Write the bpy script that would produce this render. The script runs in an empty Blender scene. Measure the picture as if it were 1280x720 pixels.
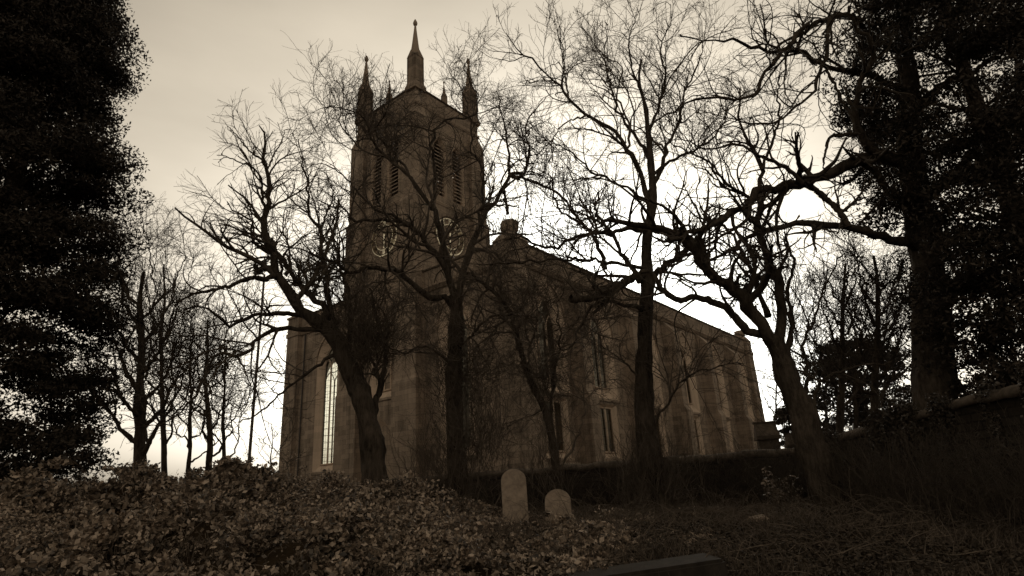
import bpy, bmesh, math, random
import numpy as np
from mathutils import Matrix, Vector
R = math.radians
random.seed(7); rng = np.random.default_rng(11)
sc = bpy.context.scene
# ------------------------------------------------------------------ camera
F, PITCH, ROLL, EYE = 746.7, 0.325, 0.058, 1.6
cd = bpy.data.cameras.new('camera'); cam = bpy.data.objects.new('camera', cd); sc.collection.objects.link(cam)
cd.sensor_width = 36; cd.lens = F/1280*36; cd.clip_end = 3000; cd.clip_start = .05
cam.matrix_world = Matrix.Translation((0, 0, EYE)) @ Matrix.Rotation(math.pi/2+PITCH, 4, 'X') @ Matrix.Rotation(-ROLL, 4, 'Z')
sc.camera = cam
# ------------------------------------------------------------------ world: hazy winter sky, sun low behind the church
SUN_EL, SUN_AZ = R(7), R(4)      # azimuth measured from +Y towards +X
w = bpy.data.worlds.new("World"); sc.world = w; w.use_nodes = True
nt = w.node_tree; nt.nodes.clear()
sky = nt.nodes.new('ShaderNodeTexSky'); sky.sky_type = 'NISHITA'; sky.sun_disc = False
sky.sun_elevation = SUN_EL; sky.sun_rotation = SUN_AZ; sky.air_density = 1.0; sky.dust_density = 6.0; sky.ozone_density = 1.0; sky.altitude = 50
bw = nt.nodes.new('ShaderNodeRGBToBW')
rm = nt.nodes.new('ShaderNodeValToRGB')
rm.color_ramp.elements[0].position = 0.0; rm.color_ramp.elements[0].color = (1.0, .85, .64, 1)
rm.color_ramp.elements[1].position = 1.0; rm.color_ramp.elements[1].color = (1.0, .98, .89, 1)
dv = nt.nodes.new('ShaderNodeMath'); dv.operation = 'DIVIDE'; dv.inputs[1].default_value = 8.0
mulv = nt.nodes.new('ShaderNodeVectorMath'); mulv.operation = 'SCALE'
bg = nt.nodes.new('ShaderNodeBackground'); bg.inputs[1].default_value = 0.15
wo = nt.nodes.new('ShaderNodeOutputWorld')
L = nt.links.new
pw = nt.nodes.new('ShaderNodeMath'); pw.operation = 'POWER'; pw.inputs[1].default_value = 0.86      # thin even cloud flattens the clear-sky contrast
L(sky.outputs[0], bw.inputs[0]); L(bw.outputs[0], pw.inputs[0]); L(pw.outputs[0], dv.inputs[0]); L(dv.outputs[0], rm.inputs[0])
L(rm.outputs[0], mulv.inputs[0]); L(pw.outputs[0], mulv.inputs['Scale']); tcw = nt.nodes.new('ShaderNodeTexCoord'); mpw = nt.nodes.new('ShaderNodeMapping'); mpw.inputs['Scale'].default_value = (1.2, 1.2, 4.0); L(tcw.outputs['Generated'], mpw.inputs[0])
nw = nt.nodes.new('ShaderNodeTexNoise'); nw.inputs['Scale'].default_value = 1.6; nw.inputs['Detail'].default_value = 6; L(mpw.outputs[0], nw.inputs['Vector'])
mr = nt.nodes.new('ShaderNodeMapRange'); mr.inputs[3].default_value = .6; mr.inputs[4].default_value = 1.36; L(nw.outputs[0], mr.inputs[0])
mv2 = nt.nodes.new('ShaderNodeVectorMath'); mv2.operation = 'SCALE'; L(mulv.outputs[0], mv2.inputs[0]); L(mr.outputs[0], mv2.inputs['Scale']); L(mv2.outputs[0], bg.inputs[0]); L(bg.outputs[0], wo.inputs[0])
sl = bpy.data.lights.new('sun', 'SUN'); sun = bpy.data.objects.new('sun', sl); sc.collection.objects.link(sun)
sl.energy = 0.6; sl.angle = R(14); sl.color = (1, .9, .74)
sd = Vector((math.sin(SUN_AZ)*math.cos(SUN_EL), math.cos(SUN_AZ)*math.cos(SUN_EL), math.sin(SUN_EL)))
sun.rotation_euler = sd.to_track_quat('Z', 'Y').to_euler()
vs = sc.view_settings; vs.view_transform = 'Standard'; vs.look = 'None'; vs.gamma = 1; vs.exposure = 1.26; vs.use_curve_mapping = False

# ------------------------------------------------------------------ helpers
def ray(px, py):
    x = px-640; y = 360-py; cr, sr = math.cos(ROLL), math.sin(ROLL)
    X = (x*cr+y*sr)/F; Y = (-x*sr+y*cr)/F; c, s = math.cos(PITCH), math.sin(PITCH)
    return X, c-Y*s, s+Y*c
def at(px, py, Y):
    d = ray(px, py); t = Y/d[1]
    return np.array([d[0]*t, Y, EYE+d[2]*t])
COL = sc.collection
def new(name, mesh, mat=None, parent=None, smooth=False):
    o = bpy.data.objects.new(name, mesh); COL.objects.link(o)
    if mat: mesh.materials.append(mat)
    if parent: o.parent = parent
    if smooth: mesh.polygons.foreach_set('use_smooth', np.ones(len(mesh.polygons), bool))
    return o
def empty(name, loc, rz=0):
    o = bpy.data.objects.new(name, None); COL.objects.link(o); o.location = loc; o.rotation_euler = (0, 0, rz); o.empty_display_size = .3
    return o
def tag(o, label=None, cat=None, group=None, kind=None):
    if label: o['label'] = label
    if cat: o['category'] = cat
    if group: o['group'] = group
    if kind: o['kind'] = kind
    return o
def copy_tree(o, parent=None):
    c = o.copy(); COL.objects.link(c); c.parent = parent
    for ch in list(o.children): copy_tree(ch, c)
    return c
def mesh_np(name, V, Fc):           # V (n,3), Fc (m,k) constant k
    me = bpy.data.meshes.new(name); V = np.asarray(V, np.float32); Fc = np.asarray(Fc, np.int32); m, k = Fc.shape
    me.vertices.add(len(V)); me.vertices.foreach_set('co', V.ravel())
    me.loops.add(m*k); me.loops.foreach_set('vertex_index', Fc.ravel())
    me.polygons.add(m); me.polygons.foreach_set('loop_start', np.arange(0, m*k, k, dtype=np.int32))
    me.update(calc_edges=True); return me
class MB:
    def __init__(s): s.bm = bmesh.new()
    def box(s, x0, x1, y0, y1, z0, z1, bev=0):
        vs_ = [s.bm.verts.new(p) for p in ((x0,y0,z0),(x1,y0,z0),(x1,y1,z0),(x0,y1,z0),(x0,y0,z1),(x1,y0,z1),(x1,y1,z1),(x0,y1,z1))]
        fs = [s.bm.faces.new([vs_[i] for i in f]) for f in ((0,3,2,1),(4,5,6,7),(0,1,5,4),(1,2,6,5),(2,3,7,6),(3,0,4,7))]
        if bev:
            es = list({e for f in fs for e in f.edges}); bmesh.ops.bevel(s.bm, geom=es, offset=bev, segments=2, affect='EDGES')
        return s
    def prism(s, pts0, pts1):       # two equal loops -> closed solid
        a = [s.bm.verts.new(p) for p in pts0]; b = [s.bm.verts.new(p) for p in pts1]; n = len(a)
        s.bm.faces.new(a[::-1]); s.bm.faces.new(b)
        for i in range(n): s.bm.faces.new((a[i], a[(i+1)%n], b[(i+1)%n], b[i]))
        return s
    def loft(s, loops, closed=True, cap=False):
        rows = [[s.bm.verts.new(p) for p in l] for l in loops]; n = len(rows[0])
        for a, b in zip(rows, rows[1:]):
            for i in range(n if closed else n-1): s.bm.faces.new((a[i], a[(i+1)%n], b[(i+1)%n], b[i]))
        if cap: s.bm.faces.new(rows[0][::-1]); s.bm.faces.new(rows[-1])
        return s
    def bar(s, p, q, r, n=6, r2=None):
        p = Vector(p); q = Vector(q); d = (q-p).normalized(); u = d.orthogonal().normalized(); v = d.cross(u); r2 = r if r2 is None else r2
        f = lambda c, rr: [c+(u*math.cos(t)+v*math.sin(t))*rr for t in [2*math.pi*i/n+math.pi/n for i in range(n)]]
        return s.prism(f(p, r), f(q, r2))
    def lathe(s, c, prof, n=8, ph=0):
        c = Vector(c)
        loops = [[c+Vector((r*math.cos(2*math.pi*i/n+ph), r*math.sin(2*math.pi*i/n+ph), z)) for i in range(n)] for r, z in prof]
        return s.loft(loops, cap=True)
    def build(s, name, mat, parent=None, smooth=False):
        bmesh.ops.recalc_face_normals(s.bm, faces=s.bm.faces)
        me = bpy.data.meshes.new(name); s.bm.to_mesh(me); s.bm.free()
        return new(name, me, mat, parent, smooth)
def snoise(x, y, s=1.0, seed=0):
    x = np.asarray(x)*s; y = np.asarray(y)*s; v = 0; a = 1; t = 0
    rr = np.random.default_rng(seed+5)
    for o in range(4):
        for k in range(3):
            th = rr.uniform(0, 2*math.pi); ph = rr.uniform(0, 6.3); q = rr.uniform(.8, 1.3)*2**o
            v = v+a*np.sin(q*(x*math.cos(th)+y*math.sin(th))+ph); t += a
        a *= .55
    return v/t*1.8
# ------------------------------------------------------------------ materials
def mat(name, build):
    m = bpy.data.materials.new(name); m.use_nodes = True; t = m.node_tree
    b = t.nodes['Principled BSDF']; build(t, b, lambda k: t.nodes.new(k), t.links.new); return m
def rampn(N, t, stops):
    r = N('ShaderNodeValToRGB'); el = r.color_ramp.elements
    while len(el) < len(stops): el.new(.5)
    for e, (p, c) in zip(el, stops): e.position = p; e.color = (*c, 1)
    return r
def tint(v, k=1.0):      # warm grey of the toned print at reflectance v
    return (v*1.13, v*.88, v*.67)
def noise_(N, L_, vec, sc_, det=6, rough=.6):
    n = N('ShaderNodeTexNoise'); n.inputs['Scale'].default_value = sc_; n.inputs['Detail'].default_value = det; n.inputs['Roughness'].default_value = rough
    if vec: L_(vec, n.inputs['Vector'])
    return n
def stone(name, lo, hi, mortar=.5, bw_=.9, bh=.34, joint=.012, bump=.5, streak=True):
    def f(t, b, N, L_):
        tc = N('ShaderNodeTexCoord'); sx = N('ShaderNodeSeparateXYZ'); L_(tc.outputs['Object'], sx.inputs[0])
        ad = N('ShaderNodeMath'); ad.operation = 'ADD'; L_(sx.outputs[0], ad.inputs[0]); L_(sx.outputs[1], ad.inputs[1])
        cb = N('ShaderNodeCombineXYZ'); L_(ad.outputs[0], cb.inputs[0]); L_(sx.outputs[2], cb.inputs[1])
        br = N('ShaderNodeTexBrick'); L_(cb.outputs[0], br.inputs['Vector']); br.inputs['Scale'].default_value = 1
        br.inputs['Brick Width'].default_value = bw_; br.inputs['Row Height'].default_value = bh; br.inputs['Mortar Size'].default_value = joint; br.inputs['Mortar Smooth'].default_value = .4
        br.inputs['Color1'].default_value = (.25, .25, .25, 1); br.inputs['Color2'].default_value = (.8, .8, .8, 1); br.inputs['Mortar'].default_value = (mortar*.3,)*3+(1,)
        n1 = noise_(N, L_, tc.outputs['Object'], .35, 5, .65)
        mp = N('ShaderNodeMapping'); mp.inputs['Scale'].default_value = (2.2, 2.2, .16); L_(tc.outputs['Object'], mp.inputs[0])
        n2 = noise_(N, L_, mp.outputs[0], 1.0, 5, .7)
        n3 = noise_(N, L_, tc.outputs['Object'], 14, 4, .6)
        m1 = N('ShaderNodeMixRGB'); m1.inputs[0].default_value = .42; L_(n1.outputs[0], m1.inputs[1]); L_(br.outputs[0], m1.inputs[2])
        m2 = N('ShaderNodeMixRGB'); m2.inputs[0].default_value = .45 if streak else .15; L_(m1.outputs[0], m2.inputs[1]); L_(n2.outputs[0], m2.inputs[2])
        m3 = N('ShaderNodeMixRGB'); m3.inputs[0].default_value = .2; L_(m2.outputs[0], m3.inputs[1]); L_(n3.outputs[0], m3.inputs[2])
        r = rampn(N, t, [(.36, tint(lo)), (.49, tint(lo*.45+hi*.55)), (.62, tint(hi))]); L_(m3.outputs[0], r.inputs[0]); L_(r.outputs[0], b.inputs['Base Color'])
        b.inputs['Roughness'].default_value = .9; b.inputs['Specular IOR Level'].default_value = .2
        bp = N('ShaderNodeBump'); bp.inputs['Strength'].default_value = bump; bp.inputs['Distance'].default_value = .03; L_(m3.outputs[0], bp.inputs['Height']); L_(bp.outputs[0], b.inputs['Normal'])
    return mat(name, f)
def plain(name, lo, hi, scale=3, rough=.8, bump=.4, spec=.3, col=None, metal=0):
    def f(t, b, N, L_):
        tc = N('ShaderNodeTexCoord'); n = noise_(N, L_, tc.outputs['Object'], scale, 8, .65)
        c0, c1 = col or (tint(lo), tint(hi))
        r = rampn(N, t, [(.33, c0), (.67, c1)]); L_(n.outputs[0], r.inputs[0]); L_(r.outputs[0], b.inputs['Base Color'])
        b.inputs['Roughness'].default_value = rough; b.inputs['Specular IOR Level'].default_value = spec; b.inputs['Metallic'].default_value = metal
        bp = N('ShaderNodeBump'); bp.inputs['Strength'].default_value = bump; bp.inputs['Distance'].default_value = .02; L_(n.outputs[0], bp.inputs['Height']); L_(bp.outputs[0], b.inputs['Normal'])
    return mat(name, f)
def bark(name, lo, hi):
    def f(t, b, N, L_):
        tc = N('ShaderNodeTexCoord'); mp = N('ShaderNodeMapping'); mp.inputs['Scale'].default_value = (14, 14, 3.0); L_(tc.outputs['Object'], mp.inputs[0])
        n = noise_(N, L_, mp.outputs[0], 1, 6, .7); n2 = noise_(N, L_, tc.outputs['Object'], 1.3, 4, .6)
        m1 = N('ShaderNodeMixRGB'); m1.inputs[0].default_value = .5; L_(n.outputs[0], m1.inputs[1]); L_(n2.outputs[0], m1.inputs[2])
        r = rampn(N, t, [(.38, tint(lo)), (.6, tint(hi))]); L_(m1.outputs[0], r.inputs[0]); L_(r.outputs[0], b.inputs['Base Color'])
        b.inputs['Roughness'].default_value = .9; b.inputs['Specular IOR Level'].default_value = .15
        bp = N('ShaderNodeBump'); bp.inputs['Strength'].default_value = 1; bp.inputs['Distance'].default_value = .08; L_(n.outputs[0], bp.inputs['Height']); L_(bp.outputs[0], b.inputs['Normal'])
    return mat(name, f)
def leafm(name, lo, hi, rough=.45, spec=.4):
    def f(t, b, N, L_):
        g = N('ShaderNodeNewGeometry'); tc = N('ShaderNodeTexCoord'); n = noise_(N, L_, tc.outputs['Object'], 1.6, 3, .6)
        m1 = N('ShaderNodeMixRGB'); m1.inputs[0].default_value = .5; L_(n.outputs[0], m1.inputs[1]); L_(g.outputs['Random Per Island'], m1.inputs[2])
        r = rampn(N, t, [(.28, tint(lo)), (.7, tint(hi))]); L_(m1.outputs[0], r.inputs[0]); L_(r.outputs[0], b.inputs['Base Color'])
        b.inputs['Roughness'].default_value = rough; b.inputs['Specular IOR Level'].default_value = spec
    return mat(name, f)
def glassm(name, tr=.8, col=(.74, .72, .65)):
    m = bpy.data.materials.new(name); m.use_nodes = True; t = m.node_tree; t.nodes.clear(); N = t.nodes.new
    o = N('ShaderNodeOutputMaterial'); a = N('ShaderNodeBsdfTransparent'); a.inputs[0].default_value = (*col, 1); g = N('ShaderNodeBsdfGlossy'); g.inputs['Roughness'].default_value = .15
    g.inputs[0].default_value = (.6, .56, .46, 1)
    mx = N('ShaderNodeMixShader'); mx.inputs[0].default_value = 1-tr; t.links.new(a.outputs[0], mx.inputs[1]); t.links.new(g.outputs[0], mx.inputs[2]); t.links.new(mx.outputs[0], o.inputs[0]); return m
M = dict(
 ashlar=stone('sooty_ashlar', .08, .38),
 dressed=stone('dressed_stone', .34, .62, bw_=.5, bh=.5, joint=.006, bump=.25),
 trim=stone('moulded_stone', .16, .42, bw_=1.4, bh=.6, joint=.006, bump=.3),
 rubble=stone('rubble_walling', .012, .045, bw_=.42, bh=.17, joint=.02, bump=1.0, streak=False),
 coping=plain('mossy_coping', .05, .15, 5, .95, .8),
 grave=plain('lichened_headstone', .19, .36, 7, .9, .3),
 tomb=plain('weathered_tomb_stone', .06, .14, 5, .9, .5),
 slab=plain('dark_slab', .015, .045, 5, .8, .5),
 slate=plain('roof_slate', .03, .06, 4, .6, .3),
 bark=bark('bark', .018, .11), bark2=bark('pale_bark', .03, .11),
 twig=plain('twig', .03, .09, 8, .9, 0),
 twigm=plain('lit_brown_twig', .045, .14, 4, .9, 0),  # lighter than twig: light on crowns before the church put into the colour
 twigp=plain('pale_lit_twig', .06, .18, 3, .9, 0),  # lightest twig tone; on the arching tree it carries painted-in light
 soil=plain('leaf_mould', .012, .04, 1.2, .95, .8, .1, col=((.016,.011,.006),(.055,.036,.02))),
 turf=plain('churchyard_turf', .02, .05, 1.5, .95, .8, .1),
 leaf=leafm('bramble_leaf', .03, .42), yew=leafm('yew_needle', .01, .06, .7, .2), litter=leafm('fallen_leaf', .02, .09, .8, .2),
 sprig=leafm('pale_sprig_leaf', .12, .30), ivy=leafm('ivy_leaf', .02, .08),
 grass=leafm('dry_grass', .04, .14, .8, .2),
 iron=plain('painted_iron', .02, .04, 8, .5, .1, .5), lamp=plain('lamp_metal', .06, .10, 8, .5, .1, .5),
 dial_face=plain('dial_face_stone', .2, .36, 2, .9, .1),
 white=plain('gilding', .75, .9, 8, .32, .05, .5, ((.95, .86, .66), (1, .93, .75)), 1), dark=plain('dark_timber', .015, .03, 3, .8, .3),
 louvre=plain('louvre_slate', .2, .36, 3, .8, .2),
 glass=glassm('church_glass', .72), lead=plain('lead', .02, .035, 8, .6, .1), inner=plain('inner_plaster', .2, .3, 1, .95, .1),
)
# ------------------------------------------------------------------ ground
WL = [(-120, 90), (-60, 58), (-34, 43), (-9.8, 31.5), (-.6, 25.6), (3.8, 22.4), (8.9, 19.8), (9.25, 15), (9.6, 9), (10, 3), (10.5, -12), (11, -60)]
WT = [2.35, 2.35, 2.35, 2.35, 2.35, 2.35, 2.36, 2.75, 3.1, 3.3, 3.4, 3.4]
def resamp(P, T, step):
    P = np.array(P, float); T = np.array(T, float); d = np.r_[0, np.cumsum(np.linalg.norm(np.diff(P, axis=0), axis=1))]
    s = np.arange(0, d[-1], step); return np.c_[np.interp(s, d, P[:,0]), np.interp(s, d, P[:,1])], np.interp(s, d, T), s
def gh(x, y):
    x = np.asarray(x, float); y = np.asarray(y, float); t = np.clip((y-3)/10, 0, 1); t = t*t*(3-2*t)
    return .76*t + .05*snoise(x, y, .9, 3)+.02*snoise(x, y, 4, 4)
def grid_mesh(name, xs, ys, hf):
    X, Y = np.meshgrid(xs, ys); V = np.c_[X.ravel(), Y.ravel(), hf(X.ravel(), Y.ravel())]; n = len(xs); m = len(ys)
    i = np.arange((m-1)*n).reshape(m-1, n)[:, :-1].ravel(); return mesh_np(name, V, np.c_[i, i+1, i+n+1, i+n])
xs = np.r_[-900, -400, -200, -100, -50, np.arange(-24, 16, .25), 30, 60, 120, 300, 900]
ys = np.r_[-400, -100, -30, -10, np.arange(-4, 33, .25), 45, 80, 150, 400, 1200]
tag(new('ground', grid_mesh('ground', xs, ys, gh), M['soil'], None, True), kind='structure')
wp, wt_, ws = resamp(WL, WT, .3)
cen = np.array([-2, 4.0])
rows = []
for k in (0.012, .04, .1, .2, .4, .8, 1.6, 4, 12, 30):
    q = wp+(wp-cen)*k; z = np.minimum(wt_-.12, 2.9)+.04*snoise(q[:,0], q[:,1], .7, 9)
    z = 2.25*min(1, k/.4)+z*(1-min(1, k/.4)); rows.append(np.c_[q, z])
V = np.concatenate(rows); n = len(wp); i = np.arange((len(rows)-1)*n).reshape(-1, n)[:, :-1].ravel()
tag(new('terrain', mesh_np('terrain', V, np.c_[i, i+1, i+n+1, i+n]), M['turf'], None, True), kind='structure')
# ------------------------------------------------------------------ boundary wall
def tangents(P):
    t = np.gradient(P, axis=0); return t/np.linalg.norm(t, axis=1)[:, None]
tn = tangents(wp); nn = np.c_[tn[:,1], -tn[:,0]]           # normal to the viewer's side
sgn = np.sign(((cen-wp)*nn).sum(1))[:, None]; nn = nn*sgn
def sweep(prof, zf):    # prof list of (offset towards viewer, dz)
    rows_ = []
    for o_, dz in prof: rows_.append(np.c_[wp+nn*o_, zf+dz])
    V = np.stack(rows_, 1); n, m = V.shape[:2]; V = V.reshape(-1, 3); a = np.arange(n-1)[:, None]*m+np.arange(m)[None]
    b = np.arange(n-1)[:, None]*m+(np.arange(m)+1) % m
    return V, np.stack([a, b, b+m, a+m], -1).reshape(-1, 4)
jit = .045*snoise(ws, ws*0, 2.3, 6)+rng.normal(size=len(ws))*.012
V, Fc = sweep([(.28, -3.4), (.25, -.22), (-.22, -.22), (-.25, -3.4)], wt_+jit*.3)
bwall = new('boundary_wall', mesh_np('boundary_wall', V, Fc), M['rubble'])
tag(bwall, 'long low rubble retaining wall with rounded mossy top below the church', 'wall')
V, Fc = sweep([(.33, -.216), (.34, -.12), (.22, -.02), (0, .03), (-.22, -.02), (-.33, -.12), (-.32, -.216)], wt_+jit)
new('coping', mesh_np('coping', V, Fc), M['coping'], bwall, True)

# ------------------------------------------------------------------ church (local frame: x east, y north, z up; origin at SW corner of the nave)
CH = empty('church', (.147, 35.704, 2.3), .906)
tag(CH, 'large sooty stone church with a pinnacled clock tower and tall pointed windows', 'church')
W, LN, HN = 24.93, 44.9, 14.76
HT, TW, TU = 31.06, 7.5, -.36
TV0, TV1 = W/2-TW/2, W/2+TW/2; TC = W/2
def pointed(w_, zb, zs, za, n=8):      # outline, anticlockwise from bottom left
    h = w_/2; H = za-zs
    # circular arcs through (h,zs) and (0,za), centre on the springing line
    c = (h*h-H*H)/(2*h); r = h-c
    a1 = math.atan2(H, -c)
    pts = [(-h, zb), (h, zb)]
    for k in range(n+1):
        a = a1*k/n; pts.append((c+r*math.cos(a), zs+r*math.sin(a)))
    for k in range(n-1, -1, -1):
        a = a1*k/n; pts.append((-(c+r*math.cos(a)), zs+r*math.sin(a)))
    return pts
def slab_holes(outer, holes, thick):   # returns bmesh in x,y plane, thickness along z 0..-thick
    cu = bpy.data.curves.new('c', 'CURVE'); cu.dimensions = '2D'; cu.fill_mode = 'BOTH'; cu.extrude = thick/2
    for lp in [outer]+holes:
        sp = cu.splines.new('POLY'); sp.points.add(len(lp)-1)
        for p_, (x, y) in zip(sp.points, lp): p_.co = (x, y, 0, 1)
        sp.use_cyclic_u = True
    o = bpy.data.objects.new('c', cu); COL.objects.link(o); dg = bpy.context.evaluated_depsgraph_get()
    me = bpy.data.meshes.new_from_object(o.evaluated_get(dg)); bpy.data.objects.remove(o); bpy.data.curves.remove(cu); return me
# wall frames: map (s, z, depth inward) -> church local
def fS(s, z, d, y0=0): return (s, y0+d, z)
def fN(s, z, d): return (s, W-d, z)
def fW(s, z, d, x0=0): return (x0+d, s, z)
def fE(s, z, d): return (LN-d, s, z)
def wallpiece(name, outer, holes, thick, fr, m, parent=CH):
    me = slab_holes(outer, holes, thick)
    for v in me.vertices:
        x, y, z = v.co; v.co = fr(x, y, thick/2-z)
    return new(name, me, m, parent)
def shift(lp, s): return [(x+s, y) for x, y in lp]
OUT = dict(w_=3.7, zb=5.1, zs=9.7, za=12.55); INN = dict(w_=1.9, zb=5.95, zs=9.6, za=11.5)
WOUT = dict(w_=3.1, zb=1.4, zs=9.9, za=12.25); WINN = dict(w_=1.9, zb=1.95, zs=9.6, za=11.4)
bays = [3.55, 10.0, 17.75, 25.5, 33.25, 40.9]
LOWO = [(-1.4, .95), (1.4, .95), (1.4, 4.75), (-1.4, 4.75)]; LOWI = [(-.95, 1.4), (.95, 1.4), (.95, 4.5), (-.95, 4.5)]
def window(s, fr, outl, innl, zs=None, za=None, dep=.42, name='window', bars=True, hood=True):
    o3 = [fr(x+s, z, -.004) for x, z in outl]; i3 = [fr(x+s, z, dep) for x, z in innl]
    wdw = MB().loft([o3, i3]).build(name, M['dressed'], CH)
    ins = [fr(x+s, z, dep-.02) for x, z in innl]
    b = bmesh.new(); b.faces.new([b.verts.new(p) for p in ins]); me = bpy.data.meshes.new('glass'); b.to_mesh(me); b.free()
    new('glass', me, M['glass'], wdw)
    hw = max(x for x, z in innl); zb = min(z for x, z in innl); zt = max(z for x, z in innl)
    m = MB(); r = .085; d0 = dep-.12
    zsx = zs if zs else zt
    m.bar(fr(s, zb, d0), fr(s, zsx+(0 if zs is None else .1), d0), r, 4)
    prev = None
    for p, q in zip(innl, innl[1:]+innl[:1]): m.bar(fr(p[0]*.97+s, p[1], d0), fr(q[0]*.97+s, q[1], d0), .06, 4)
    if zs:  # Y tracery, two lights with pointed heads
        for sg in (-1, 1):
            lp = pointed(hw*.98, zb, zsx-.3, zsx+.75, 5)[2:-1]
            for p, q in zip(lp, lp[1:]): m.bar(fr(s+sg*hw/2+p[0], p[1], d0), fr(s+sg*hw/2+q[0], q[1], d0), .05, 4)
    m.build('mullion', M['dressed'], wdw)
    lb = MB()
    z = zb+.55
    while z < (zs or zt)-.1: lb.bar(fr(s-hw, z, dep-.06), fr(s+hw, z, dep-.06), .014, 4); z += .55
    for k in (-.5, .5): lb.bar(fr(s+k*hw, zb, dep-.05), fr(s+k*hw, (zs or zt)-.05, dep-.05), .012, 4)
    lb.build('saddle_bar', M['lead'], wdw)
    ow = max(x for x, z in outl); ozb = min(z for x, z in outl)
    q = MB(); pr = [(-.09, -.16), (-.11, 0), (-.0, .05), (.03, .05), (.03, -.16)]
    q.prism([fr(s-ow-.12, ozb+b_, a_) for a_, b_ in pr], [fr(s+ow+.12, ozb+b_, a_) for a_, b_ in pr]); q.build('sill', M['trim'], wdw)
    if hood and zs:
        hm = MB(); top = [p for p in outl if p[1] > zs-.2]; c0 = np.array([0, zs-1.0])
        for p, q_ in zip(top, top[1:]):
            f_ = lambda p, k: (c0+(np.array(p)-c0)*k)
            a, b_ = f_(p, 1.02), f_(p, 1.085); c_, d_ = f_(q_, 1.02), f_(q_, 1.085)
            hm.prism([fr(s+a[0], a[1], -.12), fr(s+b_[0], b_[1], -.10), fr(s+b_[0], b_[1], .02), fr(s+a[0], a[1], .02)],
                     [fr(s+c_[0], c_[1], -.12), fr(s+d_[0], d_[1], -.10), fr(s+d_[0], d_[1], .02), fr(s+c_[0], c_[1], .02)])
        hm.build('hood_mould', M['trim'], wdw)
    return wdw
po, pi = pointed(**OUT), pointed(**INN); wo_, wi_ = pointed(**WOUT), pointed(**WINN)
holes = [shift(po, s) for s in bays]+[shift(LOWO, s) for s in bays]
wallpiece('nave_wall', [(.9, -.5), (LN-.9, -.5), (LN-.9, HN-1.5), (.9, HN-1.5)], holes, .9, fS, M['ashlar'])
nb = [4.15]+bays[1:]  # unseen north windows, made tall and placed so sky shows through the west lights
wallpiece('nave_wall', [(.9, -.5), (LN-.9, -.5), (LN-.9, HN-1.5), (.9, HN-1.5)], [shift(wo_, s) for s in nb], .9, fN, M['ashlar'])
WV = [5.3, 19.62]
wallpiece('west_wall', [(0, -.5), (W, -.5), (W, HN-1.5), (0, HN-1.5)], [shift(wo_, s) for s in WV], .9, fW, M['ashlar'])
wallpiece('east_wall', [(0, -.5), (W, -.5), (W, HN-1.5), (0, HN-1.5)], [], .9, fE, M['ashlar'])
for s in bays: window(s, fS, po, pi, 9.6); window(s, fS, LOWO, LOWI, None, dep=.32, name='low_window')
for s in nb: window(s, fN, wo_, wi_, 9.6)
for s in WV: window(s, fW, wo_, wi_, 9.6)
# parapet, string course, plinth, roof, floor
MB().box(.02, LN-.02, -.12, .62, HN-1.5, HN-.16).box(.02, LN-.02, W-.62, W+.12, HN-1.5, HN-.16).box(-.12, .5, .64, W-.64, HN-1.5, HN-.16).box(LN-.5, LN+.12, .64, W-.64, HN-1.5, HN-.16).build('parapet', M['ashlar'], CH)
def ring(y0, y1, z0, z1, ex, name, m):   # moulded band round the nave on all four sides
    b = MB(); pr = [(-ex, z1-.05), (-ex+.03, z1), (.25, z1+.05), (.25, z0), (-ex*.35, z0)]
    b.prism([(-.2, p[0], p[1]) for p in pr], [(LN+.2, p[0], p[1]) for p in pr])
    b.prism([(-.2, W-p[0], p[1]) for p in pr], [(LN+.2, W-p[0], p[1]) for p in pr])
    b.prism([(p[0], .27, p[1]) for p in pr], [(p[0], W-.27, p[1]) for p in pr])
    b.prism([(LN-p[0], .27, p[1]) for p in pr], [(LN-p[0], W-.27, p[1]) for p in pr])
    b.build(name, m, CH)
ring(0, 0, HN-1.75, HN-1.45, .34, 'cornice', M['trim'])
b = MB()
pr = [(-.22, -.16), (-.24, -.06), (.2, .08), (.66, -.06), (.66, -.16)]
b.prism([(-.2, p[0], HN+p[1]) for p in pr], [(LN+.2, p[0], HN+p[1]) for p in pr])
b.prism([(-.2, W-p[0], HN+p[1]) for p in pr], [(LN+.2, W-p[0], HN+p[1]) for p in pr])
b.prism([(p[0], .68, HN+p[1]) for p in pr], [(p[0], W-.68, HN+p[1]) for p in pr])
b.build('parapet_coping', M['coping'], CH)
b = MB(); b.box(.0, LN, -.2, -.003, -.6, .75); b.box(-.2, -.003, -.2, W+.2, -.6, .75); b.build('plinth', M['trim'], CH)
MB().prism([(.6, .6, HN-1.3), (.6, W-.6, HN-1.3), (.6, TC, HN+1.2)], [(LN-.6, .6, HN-1.3), (LN-.6, W-.6, HN-1.3), (LN-.6, TC, HN+1.2)]).build('roof', M['slate'], CH)
MB().box(.95, LN-.95, .95, W-.95, -.6, -.05).build('nave_floor', M['inner'], CH)
# buttresses
def buttress(u):
    b = MB(); w0 = 1.05
    for z0, z1, pj, wd in ((-.5, 4.9, 1.35, w0+.1), (4.9, 11.9, 1.1, w0)):
        pts = [(-pj, z0), (-pj, z1), (-pj+.25 if z1 < 6 else -.05, z1+(.45 if z1 < 6 else 1.15)), (.02, z1+(.45 if z1 < 6 else 1.15)), (.02, z0)]
        if z0 > 0: pts = [(-pj, z0+.002)]+pts[1:-1]+[(.02, z0+.002)]
        c = u+w0/2
        b.prism([(c-wd/2, p, z) for p, z in pts], [(c+wd/2, p, z) for p, z in pts])
    b.build('buttress', M['ashlar'], CH)
for u in (5.65, 13.35, 21.1, 28.85, 36.6): buttress(u)
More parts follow.
